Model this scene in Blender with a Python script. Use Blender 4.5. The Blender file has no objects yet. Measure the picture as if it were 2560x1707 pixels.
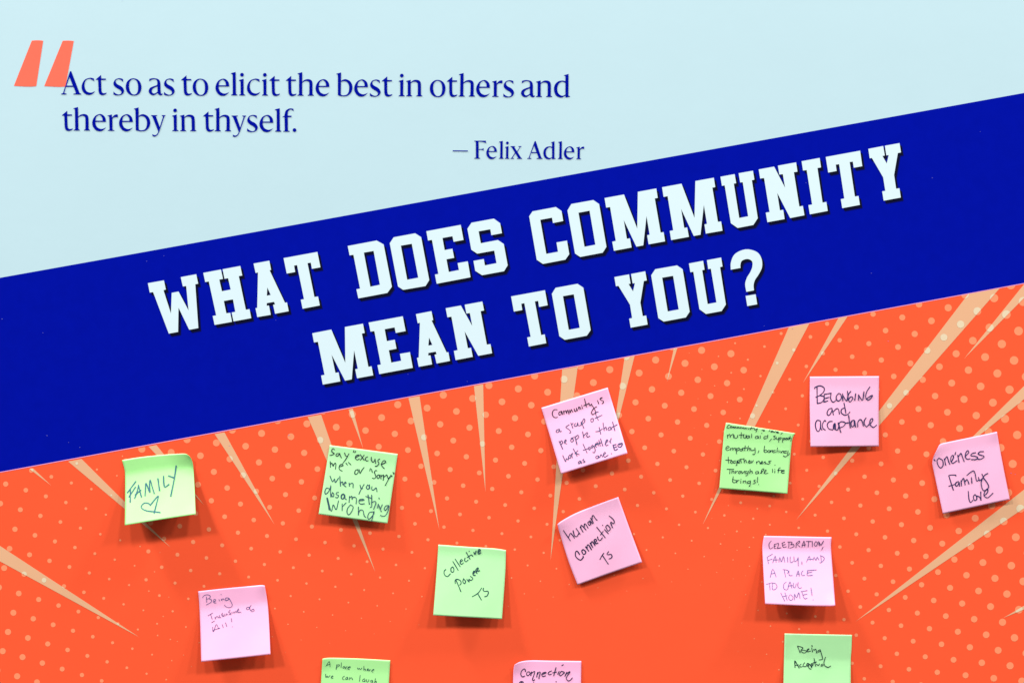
import bpy, math, random
import numpy as np
from mathutils import Vector
from mathutils.geometry import tessellate_polygon

random.seed(7)
SC = bpy.context.scene
COL = SC.collection
S = 0.000442           # metres on the board per photograph pixel (a sticky note is 76 mm)
D = 1.6                # camera distance
CX, CY = 1280.0, 853.5

# ---------------------------------------------------------------- camera, ambient, lamps, exposure
cam = bpy.data.objects.new('camera', bpy.data.cameras.new('camera'))
COL.objects.link(cam)
cam.location = (0, -D, 0)
cam.rotation_euler = (math.radians(90), 0, 0)
cam.data.sensor_width = 36.0
cam.data.lens = 36.0 * D / (2560 * S)
cam.data.clip_start = 0.05
cam.data.clip_end = 60
SC.camera = cam

w = bpy.data.worlds.new('World')
SC.world = w
w.use_nodes = True
w.node_tree.nodes['Background'].inputs[0].default_value = (0.93, 0.97, 1.0, 1)
w.node_tree.nodes['Background'].inputs[1].default_value = 0.22

def lamp(x, y, z, power, size=0.8):
    l = bpy.data.lights.new('ceiling_lamp', 'AREA')
    l.shape = 'DISK'
    l.size = size
    l.energy = power
    l.color = (1.0, 0.985, 0.96)
    o = bpy.data.objects.new('ceiling_lamp', l)
    o.location = (x, y, z)
    o.rotation_euler = (Vector((0, 0, -0.1)) - Vector((x, y, z))).to_track_quat('-Z', 'Y').to_euler()
    COL.objects.link(o)
LP = 0.485
lamp(2.3, -4.0, 5.0, 400 * LP)
lamp(-4.4, -4.2, 4.6, 640 * LP)
lamp(-0.9, -4.4, 5.4, 330 * LP)
lamp(5.6, -4.0, 4.8, 470 * LP)
lamp(-3.6, -1.2, 5.2, 860 * LP, .8)
lamp(4.4, -1.3, 5.2, 620 * LP, .8)

SC.view_settings.view_transform = 'Standard'
SC.view_settings.look = 'None'
SC.view_settings.exposure = 0.0
SC.view_settings.gamma = 1.0

# ---------------------------------------------------------------- materials
def lin(c):
    out = []
    for v in c:
        v /= 255.0
        out.append(v / 12.92 if v <= 0.04045 else ((v + 0.055) / 1.055) ** 2.4)
    return out
KEXP = 1.20            # how bright white paper comes out under these lamps
def mat(name, srgb, rough=0.75, weave=0.0, mottle=0.0, mscale=4.0, spec=0.04, trans=0.0, k=KEXP, cap=0.95, coat=0.0):
    c = [min(cap, v / k) for v in lin(srgb)]
    m = bpy.data.materials.new(name)
    m.use_nodes = True
    nt = m.node_tree
    b = nt.nodes['Principled BSDF']
    b.inputs['Roughness'].default_value = rough
    b.inputs['Specular IOR Level'].default_value = spec
    b.inputs['Base Color'].default_value = (*c, 1)
    if coat:
        b.inputs['Coat Weight'].default_value = coat
        b.inputs['Coat Roughness'].default_value = 0.48
        b.inputs['Coat IOR'].default_value = 1.6
    tc = nt.nodes.new('ShaderNodeTexCoord')
    if mottle > 0:
        n = nt.nodes.new('ShaderNodeTexNoise')
        n.inputs['Scale'].default_value = mscale
        n.inputs['Detail'].default_value = 8
        n.inputs['Roughness'].default_value = 0.65
        nt.links.new(tc.outputs['Object'], n.inputs['Vector'])
        mr = nt.nodes.new('ShaderNodeMapRange')
        mr.inputs['From Min'].default_value = 0.3
        mr.inputs['From Max'].default_value = 0.7
        mr.inputs['To Min'].default_value = 1 - mottle
        mr.inputs['To Max'].default_value = 1 + mottle
        nt.links.new(n.outputs['Fac'], mr.inputs['Value'])
        mx = nt.nodes.new('ShaderNodeVectorMath')
        mx.operation = 'SCALE'
        mx.inputs[0].default_value = c
        nt.links.new(mr.outputs['Result'], mx.inputs['Scale'])
        nt.links.new(mx.outputs['Vector'], b.inputs['Base Color'])
    if weave > 0:
        n2 = nt.nodes.new('ShaderNodeTexNoise')
        n2.inputs['Scale'].default_value = 900
        n2.inputs['Detail'].default_value = 3
        nt.links.new(tc.outputs['Object'], n2.inputs['Vector'])
        n3 = nt.nodes.new('ShaderNodeTexNoise')
        n3.inputs['Scale'].default_value = 28
        n3.inputs['Detail'].default_value = 4
        nt.links.new(tc.outputs['Object'], n3.inputs['Vector'])
        ad = nt.nodes.new('ShaderNodeMath')
        ad.operation = 'MULTIPLY_ADD'
        ad.inputs[1].default_value = 0.12
        nt.links.new(n2.outputs['Fac'], ad.inputs[0])
        nt.links.new(n3.outputs['Fac'], ad.inputs[2])
        bp = nt.nodes.new('ShaderNodeBump')
        bp.inputs['Strength'].default_value = weave
        bp.inputs['Distance'].default_value = 0.001
        nt.links.new(ad.outputs[0], bp.inputs['Height'])
        nt.links.new(bp.outputs['Normal'], b.inputs['Normal'])
    if trans > 0:
        t = nt.nodes.new('ShaderNodeBsdfTranslucent')
        t.inputs['Color'].default_value = (*c, 1)
        ms = nt.nodes.new('ShaderNodeMixShader')
        ms.inputs[0].default_value = trans
        nt.links.new(b.outputs[0], ms.inputs[1])
        nt.links.new(t.outputs[0], ms.inputs[2])
        nt.links.new(ms.outputs[0], nt.nodes['Material Output'].inputs['Surface'])
    return m
M = dict(
    core=mat('foam_core', (235, 235, 232), 0.8),
    pale=mat('pale_blue_print', (204, 235, 244), 0.6, 0.12, 0.012, 5, k=1.5),
    blue=mat('royal_blue_print', (4, 18, 160), 0.7, 0.10, 0.05, 60, spec=0.0, k=1.32),
    orange=mat('orange_print', (255, 92, 54), 0.6, 0.12, 0.025, 7, k=1.24),
    white=mat('heading_ink', (224, 246, 253), 0.55, 0.05, 0.01, 7, k=1.38),
    ink=mat('quotation_ink', (2, 16, 152), 0.6, spec=0.0, k=1.3),
    coral=mat('coral_ink', (253, 108, 86), 0.6, 0.05, 0.03, 300),
    shade1=mat('navy_ink', (5, 13, 108), 0.6),
    shade2=mat('dark_navy_ink', (7, 11, 66), 0.6),
    shade3=mat('blackish_navy_ink', (8, 10, 36), 0.6),
    ray=mat('peach_ink', (241, 186, 144), 0.6, 0.05, 0.02, 9, k=1.38),
    dot=mat('light_orange_ink', (255, 149, 106), 0.6, k=1.26),
    dotp=mat('cream_ink', (234, 214, 180), 0.6, k=1.3),
    edge=mat('lilac_ink', (235, 160, 205), 0.6),
    lint=mat('lint', (120, 120, 190), 0.9),
    green=mat('green_note_paper', (176, 240, 168), 0.52, 0.15, 0.02, 30, trans=0.10, spec=1.0, k=1.10, coat=0.6),
    lime=mat('lime_note_paper', (160, 234, 138), 0.50, 0.15, 0.02, 30, trans=0.10, spec=1.0, k=1.10, coat=0.6),
    deepgreen=mat('spring_green_note_paper', (168, 238, 148), 0.55, 0.15, 0.02, 30, trans=0.10, spec=1.0, k=1.10, coat=0.6),
    pink=mat('pink_note_paper', (255, 182, 222), 0.52, 0.15, 0.02, 30, trans=0.10, spec=1.0, k=1.10, coat=0.6),
    rose=mat('rose_note_paper', (255, 184, 222), 0.6, 0.15, 0.02, 30, trans=0.10, spec=1.0, k=1.2, coat=0.6),
)
def inkmat(name, c):
    return mat(name, c, 0.55, k=1.5)

# ---------------------------------------------------------------- helpers
def W(px, py, h=0.0):
    """photograph pixel -> point of the board plane, or h metres in front of it"""
    f = (1 - h / D) * S
    return ((px - CX) * f, -h, -(py - CY) * f)

def link(name, me, m, parent=None):
    o = bpy.data.objects.new(name, me)
    COL.objects.link(o)
    if m is not None:
        me.materials.append(m)
    if parent is not None:
        o.parent = parent
    return o

def inside(p, c):
    r = False
    for i in range(len(c)):
        (x1, y1), (x2, y2) = c[i - 1], c[i]
        if (y1 > p[1]) != (y2 > p[1]) and p[0] < (x2 - x1) * (p[1] - y1) / (y2 - y1) + x1:
            r = not r
    return r

def tess(contours):
    if len(contours) > 1 and not inside(contours[1][0], contours[0]):
        pts, tris = [], []
        for c in contours:
            a, t = tess([c])
            tris += [tuple(i + len(pts) for i in q) for q in t]
            pts += a
        return pts, tris
    vs = [[Vector((p[0], -p[1], 0)) for p in c] for c in contours]
    return [p for c in contours for p in c], tessellate_polygon(vs)

def flat(name, contours, m, layer, parent, off=(0, 0)):
    """flat print: polygon(s) with holes; layer = height over the board in tenths of a millimetre"""
    pts, tris = tess(contours)
    me = bpy.data.meshes.new(name)
    h = layer * 0.0001
    vv = [((p[0] + off[0] - CX) * S, -h, -(p[1] + off[1] - CY) * S) for p in pts]
    fs = []
    for t in tris:
        a, b, c = [vv[i] for i in t]
        cr = (b[0] - a[0]) * (c[2] - a[2]) - (b[2] - a[2]) * (c[0] - a[0])
        if abs(cr) < 1e-14:
            continue
        fs.append(tuple(t) if cr > 0 else tuple(reversed(t)))
    me.from_pydata(vv, [], fs)
    me.update()
    return link(name, me, m, parent)

def nums(s):
    return [tuple(float(a) for a in t.split(',')) for t in s.split()]

def catmull(P, n=6, closed=False):
    P = [np.array(p[:2], float) for p in P]
    if len(P) < 3 and not closed:
        return [tuple(P[0] + (P[-1] - P[0]) * t / n) for t in range(n + 1)] if len(P) > 1 else [tuple(P[0])]
    out = []
    N = len(P)
    for i in range(N if closed else N - 1):
        p1, p2 = P[i], P[(i + 1) % N]
        p0 = P[i - 1] if (closed or i > 0) else p1 * 2 - p2
        p3 = P[(i + 2) % N] if (closed or i + 2 < N) else p2 * 2 - p1
        for k in range(n):
            t = k / n
            out.append(tuple(0.5 * (2 * p1 + (p2 - p0) * t + (2 * p0 - 5 * p1 + 4 * p2 - p3) * t * t
                                    + (3 * p1 - p0 - 3 * p2 + p3) * t ** 3)))
    if not closed:
        out.append(tuple(P[-1]))
    return out

def outline(s, n=5):
    """'x,y' smooth point, 'x,y*' corner point -> dense closed polygon"""
    toks = s.split()
    pts = [(tuple(float(a) for a in t.rstrip('*').split(',')), t.endswith('*')) for t in toks]
    cs = [i for i, p in enumerate(pts) if p[1]]
    if not cs:
        return catmull([p[0] for p in pts], n, True)
    out = []
    for a, i in enumerate(cs):
        j = cs[(a + 1) % len(cs)]
        seg = [pts[i][0]]
        k = (i + 1) % len(pts)
        while k != j:
            seg.append(pts[k][0])
            k = (k + 1) % len(pts)
        seg.append(pts[j][0])
        if len(seg) == 2:
            out.append(seg[0])
        else:
            out += catmull(seg, n)[:-1]
    return out

def clip(poly, a, b):
    """keep the part of a convex polygon that lies right of a->b on the picture (y down)"""
    out = []
    def side(p):
        return (b[0] - a[0]) * (p[1] - a[1]) - (b[1] - a[1]) * (p[0] - a[0])
    for i in range(len(poly)):
        p, q = poly[i], poly[(i + 1) % len(poly)]
        sp, sq = side(p), side(q)
        if sp >= 0:
            out.append(p)
        if (sp >= 0) != (sq >= 0):
            t = sp / (sp - sq)
            out.append((p[0] + (q[0] - p[0]) * t, p[1] + (q[1] - p[1]) * t))
    return out

def fans(name, polys, m, layer, parent):
    vv, fs = [], []
    for p in polys:
        if len(p) < 3:
            continue
        b = len(vv)
        vv += [((x - CX) * S, -layer * 0.0001, -(y - CY) * S) for x, y in p]
        ar = sum(vv[b + i][0] * vv[b + (i + 1) % len(p)][2] - vv[b + (i + 1) % len(p)][0] * vv[b + i][2] for i in range(len(p)))
        idx = list(range(b, b + len(p)))
        fs.append(idx if ar > 0 else idx[::-1])
    me = bpy.data.meshes.new(name)
    me.from_pydata(vv, [], fs)
    me.update()
    return link(name, me, m, parent)

# ---------------------------------------------------------------- the board and its printed fields
board = bpy.data.objects.new('display_board', None)
COL.objects.link(board)
board['label'] = 'large printed display board with pale blue top, royal blue diagonal stripe and orange starburst'
board['category'] = 'display board'

X0, X1, Y0, Y1 = -420, 2980, -380, 2330
def boxmesh(name, x0, x1, y0, y1, d0, d1, m, parent):
    a, b = (x0 - CX) * S, (x1 - CX) * S
    c, d = -(y1 - CY) * S, -(y0 - CY) * S
    v = [(x, y, z) for x in (a, b) for y in (d0, d1) for z in (c, d)]
    f = [(0, 1, 3, 2), (4, 6, 7, 5), (0, 4, 5, 1), (2, 3, 7, 6), (0, 2, 6, 4), (1, 5, 7, 3)]
    me = bpy.data.meshes.new(name)
    me.from_pydata(v, [], f)
    me.update()
    return link(name, me, m, parent)
boxmesh('panel', X0 - 8, X1 + 8, Y0 - 8, Y1 + 8, 0.0, 0.019, M['core'], board)

top = [(X0, 770), (0, 694.5), (340, 633.8), (820, 547.2), (1290, 462.1), (1780, 373.8), (2077.6, 320), (2560, 233), (X1, 157)]
bot = [(X0, 1256), (0, 1179.4), (480, 1091), (960, 1002.8), (1420, 918.2), (1776, 852.9), (2240, 767.1), (2560, 708), (X1, 630)]
flat('pale_blue_field', [[(X0, Y0), (X1, Y0)] + top[::-1]], M['pale'], 2, board)
flat('orange_field', [bot + [(X1, Y1), (X0, Y1)]], M['orange'], 2, board)
flat('blue_stripe', [top + bot[::-1]], M['blue'], 3, board)
flat('stripe_edge_line', [[(x, y - 0.3) for x, y in bot] + [(x, y + 1.5) for x, y in bot[::-1]]], M['edge'], 4, board)

# starburst rays (apex, base a, base b)
RAYS = [
    ((349, 1592), (-300, 1167), (-300, 1239)),
    ((129, 1213.7), (73.5, 1171.2), (82.7, 1169.8)),
    ((426.5, 1367.3), (170.6, 1152.9), (204.1, 1146.7)),
    ((510.4, 1261.6), (371.4, 1115.7), (391.4, 1111.8)),
    ((686.5, 1310.6), (536.7, 1084.5), (561.2, 1080.2)),
    ((938.5, 1429.8), (769.4, 1041.8), (802.9, 1036.1)),
    ((908, 1120.8), (871.4, 1023.5), (882, 1020.8)),
    ((1098.4, 1323.5), (1021.2, 994.5), (1049, 989.8)),
    ((1213.7, 1229.6), (1184.9, 964.9), (1208, 960.4)),
    ((1376.3, 1400), (1405.3, 923.2), (1444.5, 916.4)),
    ((1524.5, 1135.7), (1561.2, 894.3), (1586.5, 889.4)),
    ((1666.9, 955.1), (1684.2, 871.6), (1693.3, 869.8)),
    ((1756.1, 1312), (1971.6, 818.4), (2023.6, 808.2)),
    ((2006.9, 957.3), (2095.9, 795.0), (2119.2, 790.6)),
    ((1989.4, 1299.8), (2420.4, 735.0), (2499.3, 720.4)),
    ((2410.2, 896.1), (2561, 709.2), (2603, 701.2)),
    ((2375, 1147), (2820, 708), (2820, 787)),
    ((2139.2, 1552.2), (2900, 957), (2900, 1041)),
    ((2507.6, 1543.7), (2900, 1313), (2900, 1381)),
]
for r in RAYS:
    a, b, c = r
    flat('burst_ray', [[a, b, c]], M['ray'], 4, board)

# printed dots: three halftone screens, each a projected square grid
def homog(pairs):
    A = []
    for (i, j), (x, y) in pairs:
        A.append([i, j, 1, 0, 0, 0, -x * i / 1000, -x * j / 1000, x])
        A.append([0, 0, 0, i, j, 1, -y * i / 1000, -y * j / 1000, y])
    A = np.array(A, float)
    sol, *_ = np.linalg.lstsq(A[:, :8], A[:, 8], rcond=None)
    def f(i, j):
        w_ = 1 + (sol[6] * i + sol[7] * j) / 1000
        return ((sol[0] * i + sol[1] * j + sol[2]) / w_, (sol[3] * i + sol[4] * j + sol[5]) / w_)
    return f
def Z(ox, oy, lst, s=4.9):
    return [((i, j), (ox + x / s, oy + y / s)) for i, j, x, y in lst]
Cpts = (Z(480, 1000, [(0, 0, 852, 406), (1, 0, 1211, 448), (-1, 1, 657, 563), (0, 1, 1016, 604), (1, 1, 1374, 645), (-2, 1, 298, 521),
                      (-3, 2, 104, 677), (-3, 4, 433, 1073), (-3, 6, 757, 1463), (-1, 5, 1308, 1350), (0, 4, 1502, 1195)])
        + Z(960, 900, [(6, -3, 169, 546), (11, -5, 1646, 352), (8, -1, 1205, 1027), (9, -2, 1407, 868)])
        + Z(960, 1200, [(4, 3, 416, 181), (9, 3, 2196, 384), (2, 6, 183, 688), (4, 6, 893, 768), (6, 6, 1603, 848), (6, 7, 1759, 1044),
                        (1, 9, 306, 1231), (5, 8, 1563, 1197)])
        + Z(1400, 850, [(14, -6, 409, 521), (17, -8, 1173, 243), (18, -5, 1997, 885), (14, -3, 881, 1120), (16, -2, 1750, 1397), (19, -9, 1734, 125)])
        + Z(1600, 1160, [(14, 0, 369, 191), (14, 3, 832, 779), (14, 4, 986, 973), (12, 4, 280, 894), (16, 2, 1386, 663), (17, 1, 1587, 508)])
        + Z(1760, 740, [(20, -9, 330, 705), (20, -8, 485, 907), (19, -6, 437, 1267)])
        + Z(0, 1080, [(-5, 2, 1740, 210), (-7, 8, 2010, 1300), (-8, 9, 1820, 1455)]))
Lpts = (Z(0, 1387, [(0, 0, 166, 703), (1, 0, 409, 777), (2, 0, 653, 851), (4, 0, 1138, 996), (7, 0, 1863, 1217), (0, 1, 99, 939), (0, -1, 232, 467),
                    (0, -2, 299, 230), (1, 3, 209, 1480), (0, 2, 33, 1174)])
        + Z(0, 1080, [(0, -4, 431, 1262), (0, -5, 497, 1024), (0, -6, 562, 784), (-2, -6, 69, 634), (3, -6, 1300, 1009), (3, -9, 1500, 292), (0, -7, 628, 545)]))
Rpts = (Z(2080, 690, [(0, 0, 503, 466), (1, 0, 863, 509), (2, 0, 1221, 550), (5, 0, 2290, 673), (-1, 1, 299, 626), (0, 1, 657, 669), (0, 2, 809, 870),
                      (-2, 2, 92, 787), (0, 5, 1262, 1468)])
        + Z(2080, 960, [(0, 6, 1411, 346), (0, 7, 1560, 541), (-2, 7, 853, 462), (-3, 8, 648, 621), (-3, 10, 951, 1013), (-3, 12, 1247, 1405)])
        + Z(2080, 1260, [(-3, 14, 1547, 323), (-3, 16, 1844, 711), (-3, 18, 2139, 1096)])
        + Z(2080, 1387, [(-4, 19, 1940, 628), (-6, 19, 1247, 554), (-9, 19, 196, 438), (-4, 21, 2237, 1012), (-9, 24, 947, 1398), (-11, 25, 400, 1512)])
        + Z(1400, 850, [(-6, 3, 2143, 38)]))
dots = []
fC, fL, fR = homog(Cpts), homog(Lpts), homog(Rpts)
for i in range(-34, 40):
    for j in range(-24, 40):
        x, y = fC(i, j)
        r = min(44, 43 - 1.4 * i - 3.2 * j) / 4.9
        if r > 0.55 and 303 + (y - 1148) * .2 < x < 1866 + (y - 884) * .2:
            dots.append((x, y, r))
        x, y = fL(i, j)
        r = min(38, 37 - 3.6 * i + 2.0 * j) / 4.9
        if r > 0.9 and x < 640:
            dots.append((x, y, r))
        x, y = fR(i, j)
        r = min(62, 33 + 4.2 * i + 1.4 * j) / 4.9
        if r > 0.55 and x > 1500 and not (i < -60):
            dots.append((x, y, r))
def boty(x):
    return float(np.interp(x, [p[0] for p in bot], [p[1] for p in bot]))
def gap(x):
    return max(0.6, 5.0 - x / 1900 * 4.4)
pd, po = [], []
for x, y, r in dots:
    if not (X0 + 20 < x < X1 - 20 and y < Y1 - 20) or y + r < boty(x):
        continue
    n = 28
    c = [(x + r * math.cos(2 * math.pi * k / n), y + r * math.sin(2 * math.pi * k / n)) for k in range(n)]
    a = (x - 40, boty(x - 40) + gap(x))
    b = (x + 40, boty(x + 40) + gap(x))
    c = clip(c, a, b)
    if len(c) < 3:
        continue
    pd.append(c)
    for ra in RAYS:
        t = list(ra)
        ar = (t[1][0] - t[0][0]) * (t[2][1] - t[0][1]) - (t[1][1] - t[0][1]) * (t[2][0] - t[0][0])
        if ar < 0:
            t = [t[0], t[2], t[1]]
        q = c
        for k in range(3):
            q = clip(q, t[k], t[(k + 1) % 3])
            if len(q) < 3:
                break
        if len(q) >= 3:
            po.append(q)
o = fans('printed_dots', pd, M['dot'], 3, board); o['kind'] = 'stuff'
o = fans('printed_dots_on_rays', po, M['dotp'], 5, board); o['kind'] = 'stuff'

# lint and specks on the print
sp = [(118, 1088.3, 1.3), (172, 1105.2, 1.0), (200, 1117.5, 1.2), (6, 797, 1.4), (108, 832, 1.0), (2014.6, 457.5, 1.1), (1981, 822, 1.1),
      (367, 653, 1.0), (1910, 815, .9), (2330, 445, 1.1), (2178, 683, 1.1), (1168, 953, .9), (2220, 852.6, 1.2), (722.6, 1087.4, 1.6),
      (573.4, 1114, 1.2), (2527, 1182, 1.4), (2537.5, 1185, 1.2), (306, 3, .9), (410, 640, .9), (1020, 935, .8), (690, 800, .8), (2450, 330, .9)]
o = fans('lint_specks', [[(x + r * math.cos(a) * .95, y + r * .6 * math.sin(a)) for a in [k * 1.047 for k in range(6)]] for x, y, r in sp],
         M['lint'], 9, board)
o['kind'] = 'stuff'

# ---------------------------------------------------------------- quotation mark
for q in ["235,66* 262,64 292,64 318,67* 267,400* 235,403 190,403 150,401 103,398*",
          "462,67* 488,66 515,66 543,69* 482,403* 440,405 380,403 326,400*"]:
    flat('quotation_mark', [[(x / 2.94, 80 + y / 2.94) for x, y in outline(q)]], M['coral'], 4, board)

# ---------------------------------------------------------------- serif lettering of the quotation
# glyph: x of left edge, baseline, unit factor, lean; contours as traced
G = {
 'A': (130, 655, 1, .04, "130,655* 258,655* 262,634* 205,625* 247,470* 432,470* 488,612* 480,632* 430,636* 430,655* 622,655* 620,636* 580,622* 378,88* 348,88* 175,625* 130,638*",
       "335,230* 415,440* 262,440*"),
 'c': (632, 655, 1, .04, "935,265* 885,250 830,247 720,285 655,370 632,470 650,560 715,635 815,663 910,630 962,570* 900,600 840,610 760,580 710,500 703,390 745,300 825,272 880,290 935,328*"),
 't': (972, 655, 1, .04, "972,290* 1100,178* 1108,178* 1107,262* 1225,264* 1225,295* 1107,297* 1115,520* 1125,590 1160,620 1205,618 1242,606* 1236,632 1195,655 1135,667 1075,645 1048,580 1043,500* 1035,297*"),
 's': (1408, 655, 1, .04, "1645,275* 1600,258 1540,253 1455,285 1410,370 1430,440 1490,490 1560,530 1605,580 1590,635 1530,650 1460,622 1412,578* 1410,648* 1460,665 1535,672 1620,650 1668,580 1655,510 1600,450 1520,408 1470,360 1475,300 1540,275 1600,298 1643,345*"),
 'o': (1712, 657, 1, .04, "1900,255 2000,283 2070,360 2095,480 2065,600 1990,663 1915,675 1820,655 1740,580 1712,460 1740,345 1815,275",
       "1893,277 1960,300 2003,380 2015,490 2000,590 1960,640 1915,652 1865,635 1815,565 1792,455 1803,355 1845,295"),
 'a': (118, 668, 1, .04, "130,280* 185,265 250,260 350,285 398,360 408,560 420,630 440,640 462,635* 458,658 430,675 395,676 360,660 335,620* 280,662 215,675 145,640 118,570 150,500 230,460 310,432 328,405 325,340 300,295 240,285 180,300 135,342*",
       "332,458* 230,505 195,560 205,612 255,635 310,610 335,585*"),
 'e': (185, 672, 1, .04, "520,458* 500,355 440,288 360,268 250,320 188,440 195,560 270,660 375,687 460,655 524,588* 470,618 390,632 300,585 262,500 262,458*",
       "262,430* 280,345 355,290 420,345 438,430*"),
 'l': (555, 675, 1, .04, "555,134* 672,104* 685,620* 692,648* 722,661* 722,676* 568,676* 568,661* 600,650* 608,625* 600,180* 590,158* 557,145*"),
 'i': (757, 676, 1, .04, "757,303* 870,271* 873,625* 880,650* 915,663* 915,677* 765,677* 765,663* 797,652* 803,630* 795,345* 785,325* 757,312*"),
 'h': (425, 685, 1, .04, "423,143* 537,110* 542,345* 600,300 690,282 770,315 793,400 797,640* 803,660* 832,671* 832,685* 680,685* 680,671* 712,660* 718,640* 718,420 705,350 650,325 590,338 542,370* 545,640* 552,660* 583,671* 583,685* 430,685* 430,671* 462,660* 468,640* 462,180* 450,158* 423,152*"),
 'b': (1375, 690, 1, .035, "1373,150* 1489,118* 1490,325* 1550,292 1620,286 1720,340 1772,460 1752,590 1670,680 1560,702 1480,692 1420,675* 1412,200* 1400,165* 1373,158*",
       "1490,345* 1570,328 1640,355 1690,450 1685,580 1640,655 1560,678 1505,668 1490,640*"),
 'r': (1010, 522, 1.25, .04, "1010,228* 1098,205* 1100,270* 1140,222 1185,203 1215,210* 1212,265* 1180,255 1140,262 1107,290* 1111,500* 1118,508* 1148,513* 1148,524* 1020,524* 1020,513* 1048,506* 1053,495* 1045,255* 1035,240* 1010,234*"),
 'n': (1078, 715, 1, .006, "1076,345* 1190,314* 1192,375* 1260,325 1340,315 1415,345 1440,430 1440,675* 1446,692* 1475,702* 1475,716* 1325,716* 1325,702* 1357,692* 1363,675* 1363,450 1350,385 1300,360 1240,368 1192,395* 1190,675* 1196,692* 1225,702* 1225,716* 1078,716* 1078,702* 1110,692* 1116,675* 1118,385* 1105,362* 1076,351*"),
 'd': (1520, 715, 1, .002, "1761,184* 1874,151* 1872,675* 1878,690* 1917,696* 1915,706* 1800,728* 1800,680* 1740,715 1675,727 1570,680 1520,560 1535,430 1610,340 1715,315 1798,328* 1798,215* 1790,200* 1761,192*",
       "1798,370* 1725,340 1640,385 1598,500 1620,620 1700,682 1760,678 1798,655*"),
 'y': (715, 617, 1.083, .03, "715,262* 858,262* 858,273* 825,284* 912,535* 985,305* 983,284* 957,273* 957,262* 1045,262* 1045,273* 1018,290* 905,625* 860,710 800,742 748,735* 743,690* 780,708 820,710 860,675 878,628* 745,290* 715,273*"),
 'f': (1868, 624, 1.083, .02, "1866,291* 1913,266* 1918,230 1945,150 2010,108 2070,101 2118,112* 2118,160* 2075,130 2030,133 1995,175 1988,230 1988,265* 2077,266* 2070,296* 1988,297* 1990,595* 2000,606* 2035,613* 2035,625* 1885,625* 1885,613* 1912,606* 1920,595* 1915,297* 1866,296*"),
 'F': (442, 381, 1.908, .0, "442,82* 640,82* 641,126* 600,104 515,96* 515,223* 570,220 600,207* 600,247* 570,235 515,232* 515,366* 542,373* 542,382* 442,382* 442,373* 470,367* 470,97* 442,91*"),
 'x': (1050, 382, 1.908, .0, "1050,171* 1130,171* 1130,180* 1112,183* 1160,258* 1208,185* 1183,180* 1183,171* 1235,171* 1235,180* 1217,186* 1168,268* 1228,367* 1245,374* 1245,383* 1160,383* 1160,375* 1180,370* 1132,292* 1083,370* 1108,375* 1108,383* 1050,383* 1050,375* 1068,368* 1125,280* 1070,187* 1050,180*"),
}
def ring(cx, cy, r, n=24):
    return [(cx + r * math.cos(2 * math.pi * k / n), cy + r * math.sin(2 * math.pi * k / n)) for k in range(n)]
def glyph(ch):
    x0, bl, k, sh, *cs = G[ch]
    out = [outline(c) for c in cs]
    if ch == 'i':
        out.append(ring(829, 172, 45))
    return [[((x - x0) * k + sh * (bl - y) * k, (y - bl) * k) for x, y in c] for c in out]
def place(ch, x, base, scale, name='quotation_letter'):
    s = scale / 9.8
    lean = max(0.0, .04 * (1400 - x) / 1180)
    if ch == '.':
        cs = [ring(x + 4.5, base - 3.9, 4.6)]
    else:
        cs = [[(x + (gx + lean * gy) * s, base + gy * s) for gx, gy in c] for c in glyph(ch)]
    return flat(name, cs, M['ink'], 6, board)
L1 = [('A', 153.3), ('c', 204.5), ('t', 239.2), ('s', 283.7), ('o', 314.7), ('a', 372.0), ('s', 410.0), ('t', 452.3), ('o', 481.7), ('e', 539.0),
      ('l', 576.7), ('i', 597.2), ('c', 617.4), ('i', 654.2), ('t', 672.3), ('t', 713.6), ('h', 743.3), ('e', 789.0), ('b', 840.3), ('e', 885.4),
      ('s', 924.5), ('t', 953.2), ('i', 995.9), ('n', 1015.6), ('o', 1074.1), ('t', 1115.6), ('h', 1145.8), ('e', 1190.0), ('r', 1228.9),
      ('s', 1258.0), ('a', 1302.2), ('n', 1340.0), ('d', 1385.1)]
for ch, x in L1:
    place(ch, x, 236.7 + .0052 * (x - 150), 1.0)
L2 = [('t', 154.7), ('h', 184.0), ('e', 231.2), ('r', 268.8), ('e', 298.2), ('b', 335.2), ('y', 377.9), ('i', 430.3), ('n', 450.7), ('t', 507.2),
      ('h', 536.5), ('y', 579.0), ('s', 617.7), ('e', 648.9), ('l', 686.6), ('f', 706.5), ('.', 731.9)]
for ch, x in L2:
    place(ch, x, 326.6 + .0052 * (x - 150), 1.0)
L3 = [('F', 1185.8), ('e', 1215.5), ('l', 1246.2), ('i', 1261.4), ('x', 1276.3), ('A', 1318.2), ('d', 1358.5), ('l', 1393.8), ('e', 1409.1), ('r', 1439.5)]
for ch, x in L3:
    place(ch, x, 396.9 + .005 * (x - 1200), .764, 'attribution_letter')
flat('attribution_dash', [[(1120 + a / 6.72, 340 + b / 6.72) for a, b in [(80, 244), (335, 247), (335, 263), (80, 260)]]], M['ink'], 6, board)

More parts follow.
